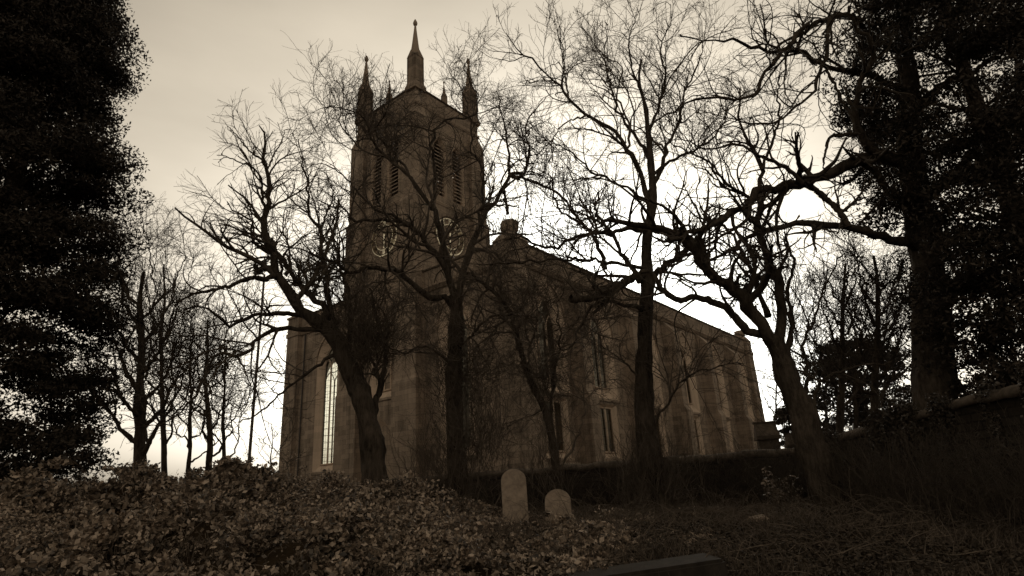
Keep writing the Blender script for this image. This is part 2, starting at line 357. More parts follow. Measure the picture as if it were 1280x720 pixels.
# corner piers and turret caps
for (x, y, cap) in ((0, 0, 1.0), (LN, 0, .85), (0, W, .1), (LN, W, .75)):
    sx = 1 if x == 0 else -1; sy = 1 if y == 0 else -1
    X0, X1 = sorted((x-sx*.42, x+sx*1.25)); Y0, Y1 = sorted((y-sy*.42, y+sy*1.25))
    p_ = MB().box(X0, X1, Y0, Y1, -.6, HN-.1).box(X0-.12, X1+.12, Y0-.12, Y1+.12, -.62, .9).box(X0-.08, X1+.08, Y0-.08, Y1+.08, HN-1.78, HN-1.42).build('corner_pier', M['ashlar'], CH)
    cx, cy = (X0+X1)/2, (Y0+Y1)/2
    cb = MB().prism([(X0-.06, Y0-.06, HN-.1), (X1+.06, Y0-.06, HN-.1), (X1+.06, Y1+.06, HN-.1), (X0-.06, Y1+.06, HN-.1)], [(X0+.3, Y0+.3, HN+.45), (X1-.3, Y0+.3, HN+.45), (X1-.3, Y1-.3, HN+.45), (X0+.3, Y1-.3, HN+.45)]) if cap > .2 else MB().box(X0-.1, X1+.1, Y0-.1, Y1+.1, HN-.1, HN+.08)
    cb.build('pier_cap', M['trim'], p_)
    if cap > .2:
        MB().lathe((cx, cy, HN+.3), [(.5, 0), (.5, cap*.3), (.56, cap*.42), (.63, cap*.55), (.63, cap*.95), (.56, cap*1.1), (.25, cap*1.16), (.02, cap*1.18)], 8, math.pi/8).build('turret', M['trim'], CH)
# tower
def fTW(s, z, d): return (TU+d, s, z)
def fTS(s, z, d): return (s, TV0+d, z)
def fTN(s, z, d): return (s, TV1-d, z)
def fTE(s, z, d): return (TU+TW-d, s, z)
bel = pointed(1.35, 21.9, 26.1, 27.35); beli = pointed(1.05, 22.1, 26.05, 27.1)
circ = [(1.72*math.cos(2*math.pi*k/40), 18.65+1.72*math.sin(2*math.pi*k/40)) for k in range(40)]
tw_o = pointed(2.6, 6.0, 10.8, 12.9); tw_i = pointed(1.5, 6.6, 10.6, 12.2)
door_o = pointed(2.6, -.4, 2.7, 4.6)
TUC = TU+TW/2
sides = [(fTW, TC, TV0, TV1), (fTS, TUC, TU+.8, TU+TW-.8), (fTE, TC, TV0, TV1), (fTN, TUC, TU+.8, TU+TW-.8)]
for i, (fr, c, a, b_) in enumerate(sides):
    z0 = -.5 if i == 0 else HN-3
    hs = [shift(bel, c-1.05), shift(bel, c+1.05), shift(circ, c)]
    if i == 0: hs += [shift(tw_o, c), shift(door_o, c)]
    wallpiece('tower_wall', [(a, z0), (b_, z0), (b_, HT-.15), (a, HT-.15)], hs, .8, fr, M['ashlar'])
    for k in (-1.05, 1.05):
        w_ = MB().loft([[fr(x+c+k, z, -.004) for x, z in bel], [fr(x+c+k, z, .4) for x, z in beli]]).build('belfry_opening', M['dressed'], CH)
        lv = MB(); z = 22.2
        while z < 26.9:
            hw = .5 if z < 26 else .5*(27.1-z)/1.1
            lv.prism([fr(c+k-hw, z, .08), fr(c+k-hw, z+.04, .08), fr(c+k-hw, z+.30, .3), fr(c+k-hw, z+.26, .3)], [fr(c+k+hw, z, .08), fr(c+k+hw, z+.04, .08), fr(c+k+hw, z+.30, .3), fr(c+k+hw, z+.26, .3)]); z += .33
        lv.build('louvre', M['louvre'], w_)
    # clock: recessed skeleton dial
    if i != 2:
        ci = lambda r, d, n=48: [fr(c+r*math.cos(2*math.pi*k/n), 18.65+r*math.sin(2*math.pi*k/n), d) for k in range(n)]
        ck = MB().loft([ci(1.72, -.004), ci(1.66, .13), ci(1.6, .15), ci(.02, .15)]).build('clock', M['dial_face'], CH)
        dl = MB().loft([ci(1.57, .06), ci(1.48, .05), ci(1.48, .11), ci(1.57, .13)]).loft([ci(1.06, .06), ci(1.0, .05), ci(1.0, .11), ci(1.06, .13)]).build('dial_ring', M['white'], ck)
        rom = ['XII', 'I', 'II', 'III', 'IIII', 'V', 'VI', 'VII', 'VIII', 'IX', 'X', 'XI']
        mir = -1 if i in (0, 3) else 1    # which way reads left to right from outside
        def P2(th, rr, tx): # th clockwise from top; radial rr, tangential tx (clockwise)
            x = math.sin(th)*rr+math.cos(th)*tx; z = math.cos(th)*rr-math.sin(th)*tx
            return fr(c+mir*x, 18.65+z, .08)
        for h, s_ in enumerate(rom):
            nm = MB()
            th = h*math.pi/6; wd = {'I': .085, 'V': .2, 'X': .2}; tot = sum(wd[q] for q in s_); x = -tot/2
            for q in s_:
                a0, a1 = x, x+wd[q]; xm = (a0+a1)/2; x = a1
                segs = {'I': [((1.07, xm), (1.46, xm))], 'V': [((1.46, a0+.03), (1.07, xm)), ((1.46, a1-.03), (1.07, xm))], 'X': [((1.46, a0+.03), (1.07, a1-.03)), ((1.07, a0+.03), (1.46, a1-.03))]}[q]
                for (r0, t0), (r1, t1) in segs: nm.bar(P2(th, r0, t0), P2(th, r1, t1), .03, 4)
            nm.build('numeral', M['white'], ck)
        for nm_, hr, ln, wd in (('minute_hand', 1.55, 1.4, .05), ('hour_hand', 6.05, .95, .075)):
            th = hr*math.pi/6; MB().bar(P2(th, -.3, 0), P2(th, ln, 0), wd*1.1, 4, wd*.5).build(nm_, M['white'], ck)
wi2 = window(TC, fTW, tw_o, tw_i, 10.6)
dr = MB().loft([[fTW(x+TC, z, -.004) for x, z in door_o], [fTW(x*.8+TC, (z-.4)*.92+.1, .55) for x, z in door_o]]).build('doorway', M['dressed'], CH)
MB().prism([fTW(x*.81+TC, (z-.4)*.92+.12, .5) for x, z in door_o], [fTW(x*.81+TC, (z-.4)*.92+.12, .58) for x, z in door_o]).build('door', M['dark'], dr)
MB().box(TU+.85, TU+TW-.85, TV0+.85, TV1-.85, 20.9, 21.1).box(TU+.85, TU+TW-.85, TV0+.85, TV1-.85, HT-2.0, HT-1.8).build('tower_floor', M['dark'], CH)
# clasping tower buttresses, three stages
for cx, cy, sx, sy in ((TU, TV0, -1, -1), (TU, TV1, -1, 1), (TU+TW, TV0, 1, -1), (TU+TW, TV1, 1, 1)):
    b = MB(); lo = -.5 if sx < 0 else HN-2.5
    st = [(lo, 7.0, .72, 1.75), (7.0, 14.2, .6, 1.6), (14.2, 21.0, .48, 1.5), (21.0, 29.35, .34, 1.38)]
    st = [s_ for s_ in st if s_[1] > lo]
    for k, (z0, z1, pj, wd) in enumerate(st):
        z0 = max(z0, lo); nx = st[k+1][2:] if k+1 < len(st) else (-.02, 1.02)
        def sq(z, pj, wd):
            X0, X1 = sorted((cx+sx*pj, cx+sx*(pj-wd-pj))); Y0, Y1 = sorted((cy+sy*pj, cy+sy*(-wd)))
            return [(X0, Y0, z), (X1, Y0, z), (X1, Y1, z), (X0, Y1, z)]
        h = .35 if k+1 < len(st) else 1.1
        b.loft([sq(z0+(.001 if k else 0), pj, wd), sq(z1-h, pj, wd), sq(z1, nx[0]+.003, nx[1]+.003)], cap=True)
    b.build('tower_buttress', M['ashlar'], CH)
def tband(z0, z1, ex, name, m):
    b = MB(); pr = [(-ex, z1-.05), (-ex+.03, z1), (.05, z1+.06), (.05, z0), (-ex*.3, z0)]
    for fr, c, *_ in sides:
        e_ = .0 if fr in (fTW, fTE) else .06
        h = TW/2-(-ex if e_ == 0 else .06)
        b.prism([fr(c-h, z, d) for d, z in pr], [fr(c+h, z, d) for d, z in pr])
    b.build(name, m, CH)
tband(HT-1.75, HT-1.5, .12, 'tower_cornice', M['trim']); tband(21.05, 21.3, .12, 'tower_string', M['trim']); tband(14.6, 14.85, .12, 'tower_string', M['trim'])
b = MB(); pr = [(-.1, -.15), (-.12, -.05), (.1, .1), (.82, .0), (.82, -.15)]
for fr, c, *_ in sides:
    h = TW/2+(.1 if fr in (fTW, fTE) else -.83)
    b.prism([fr(c-h, HT+z, d) for d, z in pr], [fr(c+h, HT+z, d) for d, z in pr])
b.build('tower_coping', M['coping'], CH)
# pinnacles
def pinnacle(x, y, h, w_, name):
    def fz(k): return HT-.3+h*k
    sh = MB(); s2 = w_/2
    def sq(r, z): return [(x-r, y-r, z), (x+r, y-r, z), (x+r, y+r, z), (x-r, y+r, z)]
    sh.loft([sq(s2*1.28, fz(0)), sq(s2*1.28, fz(.05)), sq(s2*1.02, fz(.10)), sq(s2, fz(.46))], cap=True)
    for dx, dy in ((1, 0), (-1, 0), (0, 1), (0, -1)):     # gablets and sunk panels
        a = s2*1.02; q = lambda t, o_, z: (x+dx*(a+o_)+dy*t, y+dy*(a+o_)+dx*t, z)
        sh.prism([q(-a*.98, -.3*a, fz(.455)), q(a*.98, -.3*a, fz(.455)), q(0, -.3*a, fz(.56))], [q(-a*.98, .05*a, fz(.455)), q(a*.98, .05*a, fz(.455)), q(0, .05*a, fz(.54))])
        for t in (-.78, .78): sh.prism([q(t*a-.1*a, -.02, fz(.1)), q(t*a+.1*a, -.02, fz(.1)), q(t*a+.1*a, -.02, fz(.45)), q(t*a-.1*a, -.02, fz(.45))], [q(t*a-.1*a, .07*a, fz(.1)), q(t*a+.1*a, .07*a, fz(.1)), q(t*a+.1*a, .07*a, fz(.45)), q(t*a-.1*a, .07*a, fz(.45))])
    p_ = sh.build(name, M['ashlar'], CH)
    MB().lathe((x, y, 0), [(s2*.98, fz(.462)), (s2*.62, fz(.64)), (s2*.2, fz(.9))], 8, math.pi/8).build('spirelet', M['trim'], p_)
    MB().lathe((x, y, 0), [(s2*.2, fz(.899)), (s2*.16, fz(.925)), (s2*.34, fz(.94)), (s2*.4, fz(.965)), (s2*.3, fz(.99)), (s2*.1, fz(1.02)), (.01, fz(1.022))], 8).build('finial', M['trim'], p_)
i_ = .42
for x, y in ((TU+i_, TV0+i_), (TU+i_, TV1-i_), (TU+TW-i_, TV0+i_), (TU+TW-i_, TV1-i_)): pinnacle(x, y, 7.3, .98, 'pinnacle')
for x, y in ((TU+i_, TC), (TUC, TV0+i_), (TU+TW-i_, TC), (TUC, TV1-i_)): pinnacle(x, y, 2.9, .40, 'small_pinnacle')
b = MB()
for y in (1.45, 23.0): b.bar((-.12, y, .2), (-.12, y, HN-1.8), .06, 8)
for u in (1.55,): b.bar((u, -.12, .2), (u, -.12, HN-1.8), .06, 8)
b.build('downpipe', M['iron'], CH)

# ------------------------------------------------------------------ graves, monuments, lamp
def headstone(px, Y, zb, w_, h, lean, rz, shoulder, label):
    x = at(px, 640, Y)[0]; g = empty('gravestone', (x, Y, zb), rz); tag(g, label, 'gravestone'); g.rotation_euler = (lean[0], lean[1], rz)
    o = [(-w_/2, -.3), (w_/2, -.3)]; sp = h-w_/2*(.85 if shoulder else 1)
    for k in range(17):
        a = math.pi*k/16; r = w_/2*(1 if not shoulder else 1)
        o.append((r*math.cos(a), sp+w_/2*.9*math.sin(a)))
    t = .055; m = MB()
    m.loft([[(x_*.975, t+.012, (z_-.3)*.99+.3) for x_, z_ in o], [(x_, t, z_) for x_, z_ in o], [(x_, -t, z_) for x_, z_ in o], [(x_*.975, -t-.012, (z_-.3)*.99+.3) for x_, z_ in o]], cap=True)
    m.build('slab', M['grave'], g)
    MB().box(-w_/2-.12, w_/2+.12, -.16, .16, -.2, .09, .02).build('base', M['tomb'], g)
headstone(644.5, 15, .66, .60, 1.44, (R(-1.5), R(-.5), 0), R(4), False, 'taller round-topped pale gravestone, left of the pair, standing in the undergrowth')
headstone(697, 14.7, .50, .60, 1.04, (R(-2), R(1.6), 0), R(-7), True, 'shorter round-topped pale gravestone, right of the pair, standing in the undergrowth')
def monument(px, ytop, Y, w_, dpt, h, label, rz):
    x, _, z = at(px, ytop, Y); z0 = z-h; g = empty('stone_monument', (x, Y, z0), rz); tag(g, label, 'monument')
    MB().box(-w_/2*.86, w_/2*.86, -dpt*.42, dpt*.42, -.6, h*.6, .02).box(-w_/2*.7, w_/2*.7, -dpt*.45, dpt*.45, h*.12, h*.5, .01).build('shaft', M['tomb'], g)
    MB().box(-w_/2, w_/2, -dpt*.55, dpt*.55, h*.6, h*.68, .01).prism([(-w_/2*.95, -dpt*.5, h*.68), (w_/2*.95, -dpt*.5, h*.68), (w_/2*.95, dpt*.5, h*.68), (-w_/2*.95, dpt*.5, h*.68)], [(-w_/2*.9, -.06, h*.97), (w_/2*.9, -.06, h*.97), (w_/2*.9, .06, h*.97), (-w_/2*.9, .06, h*.97)]).build('gabled_cap', M['coping'], g)
    MB().box(-w_/2*1.02, w_/2*1.02, -.1, .1, h*.96, h, .01).build('ridge_stone', M['tomb'], g)
monument(955, 527, 24, .86, .9, 1.75, 'larger squat stone monument with gabled cap, nearer the church wall corner', R(-14))
monument(991, 541, 28, .80, .8, 1.6, 'smaller squat stone monument with gabled cap, right of the larger one', R(-14))
lb_ = at(309, 604, 33); lt = at(328, 343, 33)
lp = empty('lamp_post', (lb_[0], 33, 2.2)); tag(lp, 'tall thin lamp post with a boxy floodlight head beside the church', 'lamp post')
MB().bar((0, 0, -.3), (0, 0, 1.2), .09, 10).bar((0, 0, 1.2), (0, 0, lt[2]-2.2), .085, 10, .06).build('pole', M['lamp'], lp)
hz = lt[2]-2.2
MB().bar((0, 0, hz-.05), (-.35, 0, hz+.12), .03, 8).build('bracket', M['lamp'], lp)
hd = MB().prism([(-.62, -.16, hz+.02), (-.14, -.2, hz+.1), (-.14, .2, hz+.1), (-.62, .16, hz+.02)], [(-.55, -.1, hz+.36), (-.2, -.12, hz+.42), (-.2, .12, hz+.42), (-.55, .1, hz+.36)]).build('lamp_head', M['iron'], lp)
# foreground slab, pale stone, log
x, _, z = at(803, 704, 8.25); z -= .03
g = MB().box(-.98, .98, -.30, .30, -.35, .0, .04).build('ledger_slab', M['slab']); g.location = (x, 8.25, z); g.rotation_euler = (R(2.5), R(-3.2), R(9)); tag(g, 'dark flat grave slab lying in the dead leaves at the front', 'grave slab')
x, _, z = at(948, 653, 12.0); z = float(gh(x, 12.0))+.07
g = MB().box(-.2, .2, -.12, .12, -.12, .05, .05).build('fallen_stone', M['grave']); g.location = (x, 12.0, z); g.rotation_euler = (R(12), R(-6), R(15)); tag(g, 'small pale broken stone lying on the dark ground', 'stone')

# ------------------------------------------------------------------ vegetation engine
def tube_set(P, Rd, sides=3):     # P (n,K,3)  Rd (n,K)
    n, K = P.shape[:2]; T = np.gradient(P, axis=1); T /= np.linalg.norm(T, axis=2, keepdims=True)+1e-9
    ref = np.where(np.abs(T[..., 2:3].mean(1, keepdims=True)) > .8, np.array([1., 0, 0]), np.array([0, 0, 1.]))
    U = np.cross(T, ref); U /= np.linalg.norm(U, axis=2, keepdims=True)+1e-9; Vv = np.cross(T, U)
    a = 2*np.pi*np.arange(sides)/sides; ring_ = P[:, :, None]+Rd[:, :, None, None]*(U[:, :, None]*np.cos(a)[None, None, :, None]+Vv[:, :, None]*np.sin(a)[None, None, :, None])
    idx = np.arange(n*K*sides).reshape(n, K, sides); A = idx[:, :-1]; B = idx[:, 1:]
    Fq = np.stack([A, np.roll(A, -1, 2), np.roll(B, -1, 2), B], -1).reshape(-1, 4)
    return ring_.reshape(-1, 3), Fq
def merge(parts):
    Vs, Fs, o = [], [], 0
    for V, Fq in parts: Vs.append(V); Fs.append(Fq+o); o += len(V)
    return np.concatenate(Vs), np.concatenate(Fs)
def unit(v): return v/(np.linalg.norm(v, axis=-1, keepdims=True)+1e-9)
def spawn(P, Rd, per, K, lr, rr, ang, up, gn, tmin=.15, tr=.0, rmin=.003):
    """children of every branch in P: per = mean children a metre, lr = length range (m), rr = radius ratio range"""
    n, Kp = P.shape[:2]; Ln = np.linalg.norm(np.diff(P, axis=1), axis=2).sum(1)
    cnt = rng.poisson(np.maximum(Ln*per, .3)); cnt = np.minimum(cnt, 60); par = np.repeat(np.arange(n), cnt); m = len(par)
    if m == 0: return None
    t = tmin+(1-tmin)*rng.random(m)**.85; ft = t*(Kp-1); i0 = np.minimum(ft.astype(int), Kp-2); fr = (ft-i0)[:, None]
    S = P[par, i0]*(1-fr)+P[par, i0+1]*fr; T = unit(P[par, i0+1]-P[par, i0]); r0 = Rd[par, i0]*(1-fr[:, 0])+Rd[par, i0+1]*fr[:, 0]
    rnd = rng.normal(size=(m, 3)); perp = unit(rnd-(rnd*T).sum(1)[:, None]*T); an = rng.uniform(*ang, m)[:, None]
    D = unit(T*np.cos(an)+perp*np.sin(an)+np.array([0, 0, up]))
    ln = rng.uniform(*lr, m)*(1.15-.6*t)*np.clip(Ln[par]/(lr[1]*1.2), .35, 1.2)
    rad = np.maximum(np.minimum(r0*rng.uniform(*rr, m), r0*.9), rmin)
    pts = [S]; d = D; bend = rng.normal(size=(m, 3))*.1
    for k in range(K):
        d = unit(d+rng.normal(size=(m, 3))*gn+bend+np.array([0, 0, up*.12])); pts.append(pts[-1]+d*(ln/K)[:, None])
    Q = np.stack(pts, 1); rd = rad[:, None]*np.linspace(1, .28, K+1)[None]
    return Q, np.maximum(rd, rmin*.8)
def catmull(p, K):
    p = np.array(p, float); d = np.r_[0, np.cumsum(np.linalg.norm(np.diff(p[:, :3], axis=0), axis=1))]; s = np.linspace(0, d[-1], K)
    pp = np.vstack([2*p[0]-p[1], p, 2*p[-1]-p[-2]]); out = []
    for v in s:
        i = min(np.searchsorted(d, v, 'right')-1, len(p)-2); t = (v-d[i])/max(d[i+1]-d[i], 1e-6); a, b_, c, e = pp[i], pp[i+1], pp[i+2], pp[i+3]
        out.append(.5*((2*b_)+(c-a)*t+(2*a-5*b_+4*c-e)*t*t+(3*b_-a-3*c+e)*t**3))
    return np.array(out)
def limb_arrays(limbs, Y0, K=26, gn=.018):
    Ps, Rs = [], []
    for pts, r0, r1, y0, y1 in limbs:
        n = len(pts); q = [at(px, py, Y0+y0+(y1-y0)*(k/(n-1))**.9) for k, (px, py) in enumerate(pts)]
        P = catmull(q, K); ln = np.linalg.norm(np.diff(P, axis=0), axis=1).sum()
        P[1:-1] += np.cumsum(rng.normal(size=(K-2, 3)), 0)*gn*.35+rng.normal(size=(K-2, 3))*gn*min(ln, 6)*.35
        Ps.append(P); t = np.linspace(0, 1, K); rd = r0+(r1-r0)*t**.8; rd = rd*(1+.10*np.sin(t*rng.uniform(20, 40)+rng.uniform(0, 6))+.05*rng.normal(size=K)); Rs.append(rd)
    return np.array(Ps), np.array(Rs)
def make_tree(name, label, trunk, limbs, Y0, mtr='bark', mtw='twig', dens=1.0, group=None, twig_scale=1.0, lvl=3, up=.25, ksides=9, tr_spawn=False, shoots=None, flare=.45, cat='bare tree', lens=((.9, 3.0), (.45, 1.5), (.2, .7))):
    base = at(*trunk[0][0], Y0); base[2] = min(base[2], .7 if Y0 < 19.5 else 2.2)
    tp = list(trunk[0]); P = [at(px, py, Y0) for px, py in tp]; P[0] = P[0].copy(); low = P[0].copy(); low[2] = base[2]-.25
    P = [low]+P; t0 = catmull(P, 44); n = 44
    t = np.linspace(0, 1, n); rd = trunk[1]+(trunk[2]-trunk[1])*t; rd = rd*(1+flare*np.exp(-t*n/3.5)); rd *= 1+.05*np.sin(t*31+1)+.03*rng.normal(size=n); t0[3:, :] += np.cumsum(rng.normal(size=(n-3, 3)), 0)*.004
    TP, TR = t0[None], rd[None]
    root = empty(name, tuple(low+np.array([0, 0, .25]))); tag(root, label, cat, group)
    off = np.array(root.location)
    V, Fq = tube_set(TP, TR, 26)
    ph = np.arctan2(V[:, 1]-Y0, V[:, 0]-low[0]); V = V+np.c_[np.cos(ph), np.sin(ph), ph*0]*(.03*np.sin(ph*5+V[:, 2]*2)+.022*np.sin(ph*9-V[:, 2]*3)+.012*rng.normal(size=len(V)))[:, None]*min(1, trunk[1]/.3)
    new('trunk', mesh_np('trunk', V-off, Fq), M[mtr], root, True)
    LP, LR = limb_arrays(limbs, Y0)
    for q, (P_, R_) in enumerate(zip(LP, LR)):
        if R_[0] > .05:
            V, Fq = tube_set(P_[None], R_[None], ksides); new('limb', mesh_np('limb', V-off, Fq), M[mtr], root, True)
    small = LR[:, 0] <= .05
    parts = []
    Sb = spawn(LP[~small], LR[~small]*1.0, .35, 3, (.08, .4), (.35, .6), (.6, 1.3), .1, .12, rmin=.02) if (~small).any() else None
    if Sb is not None: parts.append(tube_set(Sb[0], Sb[1]*np.array([1.25, 1, .95, .8]), 7))
    if small.any(): parts.append(tube_set(LP[small], LR[small], 5))
    gnr = (.22, .26, .28)
    A = spawn(LP, LR, 2.8*dens, 10, lens[0], (.42, .72), (.5, 1.2), up, .16, rmin=.011)
    parts.append(tube_set(*A, 5))
    if tr_spawn:
        A0 = spawn(TP, TR, 3*dens, 9, (1.0, 3.2), (.12, .3), (.6, 1.3), up*1.5, .2, tmin=.45, rmin=.008); parts.append(tube_set(*A0, 5))
        B0 = spawn(*A0, 4.0*dens, 6, (.4, 1.4), (.4, .7), (.4, 1.1), up*.7, .24, rmin=.005); parts.append(tube_set(*B0, 4))
        parts.append(tube_set(*spawn(*B0, 4.5*dens, 4, (.2, .6), (.5, .8), (.4, 1.1), up*.5, .25, rmin=.0035), 3))
    B = spawn(*A, 4.6*dens, 6, lens[1], (.45, .75), (.45, 1.1), up*.7, .19, rmin=.0065); parts.append(tube_set(*B, 4))
    if lvl > 2:
        C = spawn(*B, 4.6*dens, 4, lens[2], (.5, .8), (.4, 1.0), up*.5, .2, rmin=.0040); parts.append(tube_set(*C, 3))
    V, Fq = merge(parts); new('crown', mesh_np('crown', V-off, Fq), M[mtw], root)
    if shoots:
        prt = []
        for (px, py, sp, cnt, ln, dz) in shoots:
            c = at(px, py, Y0); m = int(cnt); S = c+rng.normal(size=(m, 3))*np.array([sp, sp, sp*1.2])*.5; D = unit(rng.normal(size=(m, 3))*np.array([.45, .45, .3])+np.array([0, 0, dz])); K = 8
            l = rng.uniform(.4, 1, m)*ln; pts = [S]; d = D
            for k in range(K): d = unit(d+rng.normal(size=(m, 3))*.16+np.array([0, 0, .05])); pts.append(pts[-1]+d*(l/K)[:, None])
            Q = np.stack(pts, 1); r = rng.uniform(.004, .011, m)[:, None]*np.linspace(1, .4, K+1)[None]; prt.append(tube_set(Q, r, 3))
            B = spawn(Q, r, 3.2, 4, (.15, .6), (.5, .8), (.3, .9), .1, .25, rmin=.003); prt.append(tube_set(*B, 3))
        V, Fq = merge(prt); new('sucker_shoots', mesh_np('sucker_shoots', V-off, Fq), M[mtw], root)
    return root
def leaves(P, size, upb=.6, asp=.6):      # P (n,3) centres -> rhombic folded leaf quads (2 tris joined as one quad island)
    n = len(P); N_ = unit(rng.normal(size=(n, 3))+np.array([0, 0, upb])); rnd = rng.normal(size=(n, 3)); U = unit(np.cross(N_, rnd)); Vv = np.cross(N_, U)
    s = (size*rng.uniform(.55, 1.35, n))[:, None]
    a = P-U*s; b = P+Vv*s*asp-N_*s*.18+U*s*.05; c = P+U*s*1.1-N_*s*.25; d = P-Vv*s*asp-N_*s*.18+U*s*.05
    V = np.stack([a, b, c, d], 1).reshape(-1, 3); i = np.arange(n)*4
    return V, np.concatenate([np.c_[i, i+1, i+2], np.c_[i, i+2, i+3]])

# ------------------------------------------------------------------ the traced foreground trees
make_tree('gnarled_tree', 'gnarled bare tree with a forked, left-leaning trunk and burrs, beside the lamp post', 
 ([(472, 640), (467, 590), (462, 545), (452, 505), (440, 470), (424, 435), (405, 408)], .36, .24),
 [([(405, 408), (388, 396), (373, 383), (351, 352), (340, 339), (344, 321), (331, 303), (333, 272), (337, 237), (331, 201), (331, 174), (324, 157)], .20, .02, 0, -1.5),
  ([(333, 272), (327, 240), (324, 221), (311, 209), (298, 203), (271, 194)], .05, .012, -1, -2.2), ([(333, 203), (311, 188), (298, 172), (284, 157)], .04, .01, -1.2, -1.8), ([(335, 210), (345, 190), (352, 178), (357, 162)], .035, .01, -1.2, -.6),
  ([(344, 345), (330, 349), (311, 348), (290, 355), (267, 361), (240, 366), (215, 378)], .09, .02, -.6, -2.0),
  ([(390, 398), (368, 392), (347, 393), (325, 393), (307, 400), (289, 408), (277, 397), (254, 384), (230, 388)], .09, .02, 0, -2.5),
  ([(400, 412), (368, 410), (339, 414), (322, 424), (315, 436), (297, 445), (273, 445), (254, 469), (245, 492), (217, 525), (195, 535)], .08, .018, 0, -1.8),
  ([(425, 440), (408, 449), (382, 469), (358, 487), (320, 520), (300, 528)], .06, .015, 0, -1.2),
  ([(405, 404), (409, 392), (395, 374), (380, 362), (364, 343), (352, 320), (320, 303), (314, 277), (284, 252)], .12, .02, 0, 1.2),
  ([(340, 337), (331, 333), (323, 336), (318, 330)], .12, .06, -.5, -.6), ([(356, 344), (362, 336), (360, 322), (354, 318)], .07, .03, -.3, -.2),
  ([(418, 405), (412, 380), (409, 343), (402, 308), (402, 286), (387, 268), (386, 237), (378, 197), (373, 174)], .10, .015, .2, .9),
  ([(402, 286), (408, 262), (415, 240), (405, 215)], .04, .012, .6, 1.2), ([(387, 268), (365, 250), (352, 232), (340, 240)], .035, .01, .7, .2), 
  ([(430, 440), (440, 400), (436, 360), (425, 330), (418, 300), (424, 270)], .08, .02, .2, 1.0),
  ([(465, 520), (478, 470), (480, 430), (470, 395), (462, 360)], .12, .03, .2, .8), ([(350, 352), (352, 330), (340, 306), (325, 300), (305, 290), (284, 300), (262, 290)], .05, .012, -.4, -2)],
 17.0, mtw='twigm', dens=.95, tr_spawn=False, shoots=[(415, 380, .7, 90, 1.9, 1.2), (400, 350, .6, 60, 1.7, 1.2), (455, 450, .7, 230, 1.8, 1.2), (470, 430, .8, 220, 1.4, .6), (450, 420, .9, 160, 1.5, .2), (440, 400, .7, 120, 1.6, .8)])
make_tree('sprawling_tree', 'sprawling bare tree with long crooked boughs in front of the tower',
 ([(577, 640), (573, 590), (568, 540), (566, 490), (568, 440), (570, 395), (568, 370)], .27, .2),
 [([(568, 385), (552, 372), (533, 369), (511, 353), (492, 337), (456, 336), (439, 343), (422, 330), (400, 319), (372, 310), (350, 306)], .12, .02, 0, -2.6),
  ([(568, 370), (555, 330), (539, 311), (522, 288), (506, 276), (483, 272), (450, 274), (431, 260), (414, 256), (398, 250)], .13, .02, 0, -1.5),
  ([(522, 290), (495, 272), (470, 261), (450, 244), (439, 228), (417, 211), (396, 206)], .06, .012, -.7, -2.2),
  ([(560, 345), (552, 300), (540, 262), (520, 235), (505, 215), (480, 195), (462, 172), (455, 150), (425, 135), (400, 136)], .12, .012, 0, -.8),
  ([(540, 262), (545, 225), (540, 185), (548, 160), (560, 150), (590, 145), (598, 120), (582, 90), (590, 65)], .07, .012, 0, 1.0),
  ([(520, 235), (500, 200), (470, 165), (468, 140), (485, 122), (505, 118)], .05, .01, -.3, .6), ([(480, 195), (458, 188), (440, 172), (425, 150), (430, 118), (420, 100)], .04, .01, -.5, -1.3),
  ([(568, 400), (576, 350), (590, 305), (608, 267), (621, 250), (629, 233), (637, 219), (635, 179), (631, 154), (625, 125)], .15, .015, 0, 1.5),
  ([(637, 219), (648, 216), (658, 217), (662, 187), (658, 162), (672, 136), (692, 117)], .07, .012, .9, 1.6), ([(637, 219), (656, 223), (679, 231), (704, 246), (717, 267), (737, 287), (742, 300)], .07, .02, .9, -.6),
  ([(600, 285), (603, 250), (602, 205), (590, 190), (588, 150), (575, 110), (560, 80)], .06, .01, .6, 1.4), ([(635, 268), (632, 250), (630, 235)], .06, .05, .9, .8),
  ([(570, 440), (590, 420), (610, 400), (640, 396), (672, 402)], .05, .015, 0, -1.5), ([(566, 460), (548, 440), (525, 432), (505, 440), (480, 428)], .05, .012, 0, -1.5)],
 18.0, mtw='twigm', dens=1.2, twig_scale=1, up=.12, shoots=[(555, 600, 1.0, 260, 1.7, 1.2), (595, 570, 1.0, 300, 1.8, .8), (575, 520, .8, 220, 1.6, .7), (570, 470, .7, 220, 1.5, .5), (600, 470, .9, 180, 1.5, .2), (545, 400, .7, 110, 1.5, .4)])
make_tree('arching_tree', 'slim bare tree with one stem arching left above the gravestones',
 ([(698, 640), (696, 590), (690, 545), (682, 515), (668, 485), (655, 455)], .13, .10),
 [([(655, 455), (648, 425), (642, 400), (631, 381), (617, 364), (597, 347), (582, 342)], .10, .05, 0, -.8), ([(690, 545), (688, 500), (694, 465), (702, 430), (697, 395), (705, 360)], .07, .015, 0, .8),
  ([(696, 590), (715, 560), (730, 520), (728, 480), (745, 450)], .04, .01, 0, .8), ([(664, 475), (660, 440), (672, 400), (668, 360), (680, 330)], .05, .012, 0, .6), ([(640, 395), (620, 410), (600, 440), (560, 452)], .04, .01, -.3, -1.5)],
 18.6, mtw='twigp', dens=1.65, up=0, shoots=[(690, 590, .9, 130, 1.5, 1.1), (680, 500, .8, 120, 1.4, .5), (665, 450, .8, 90, 1.5, -.1)])
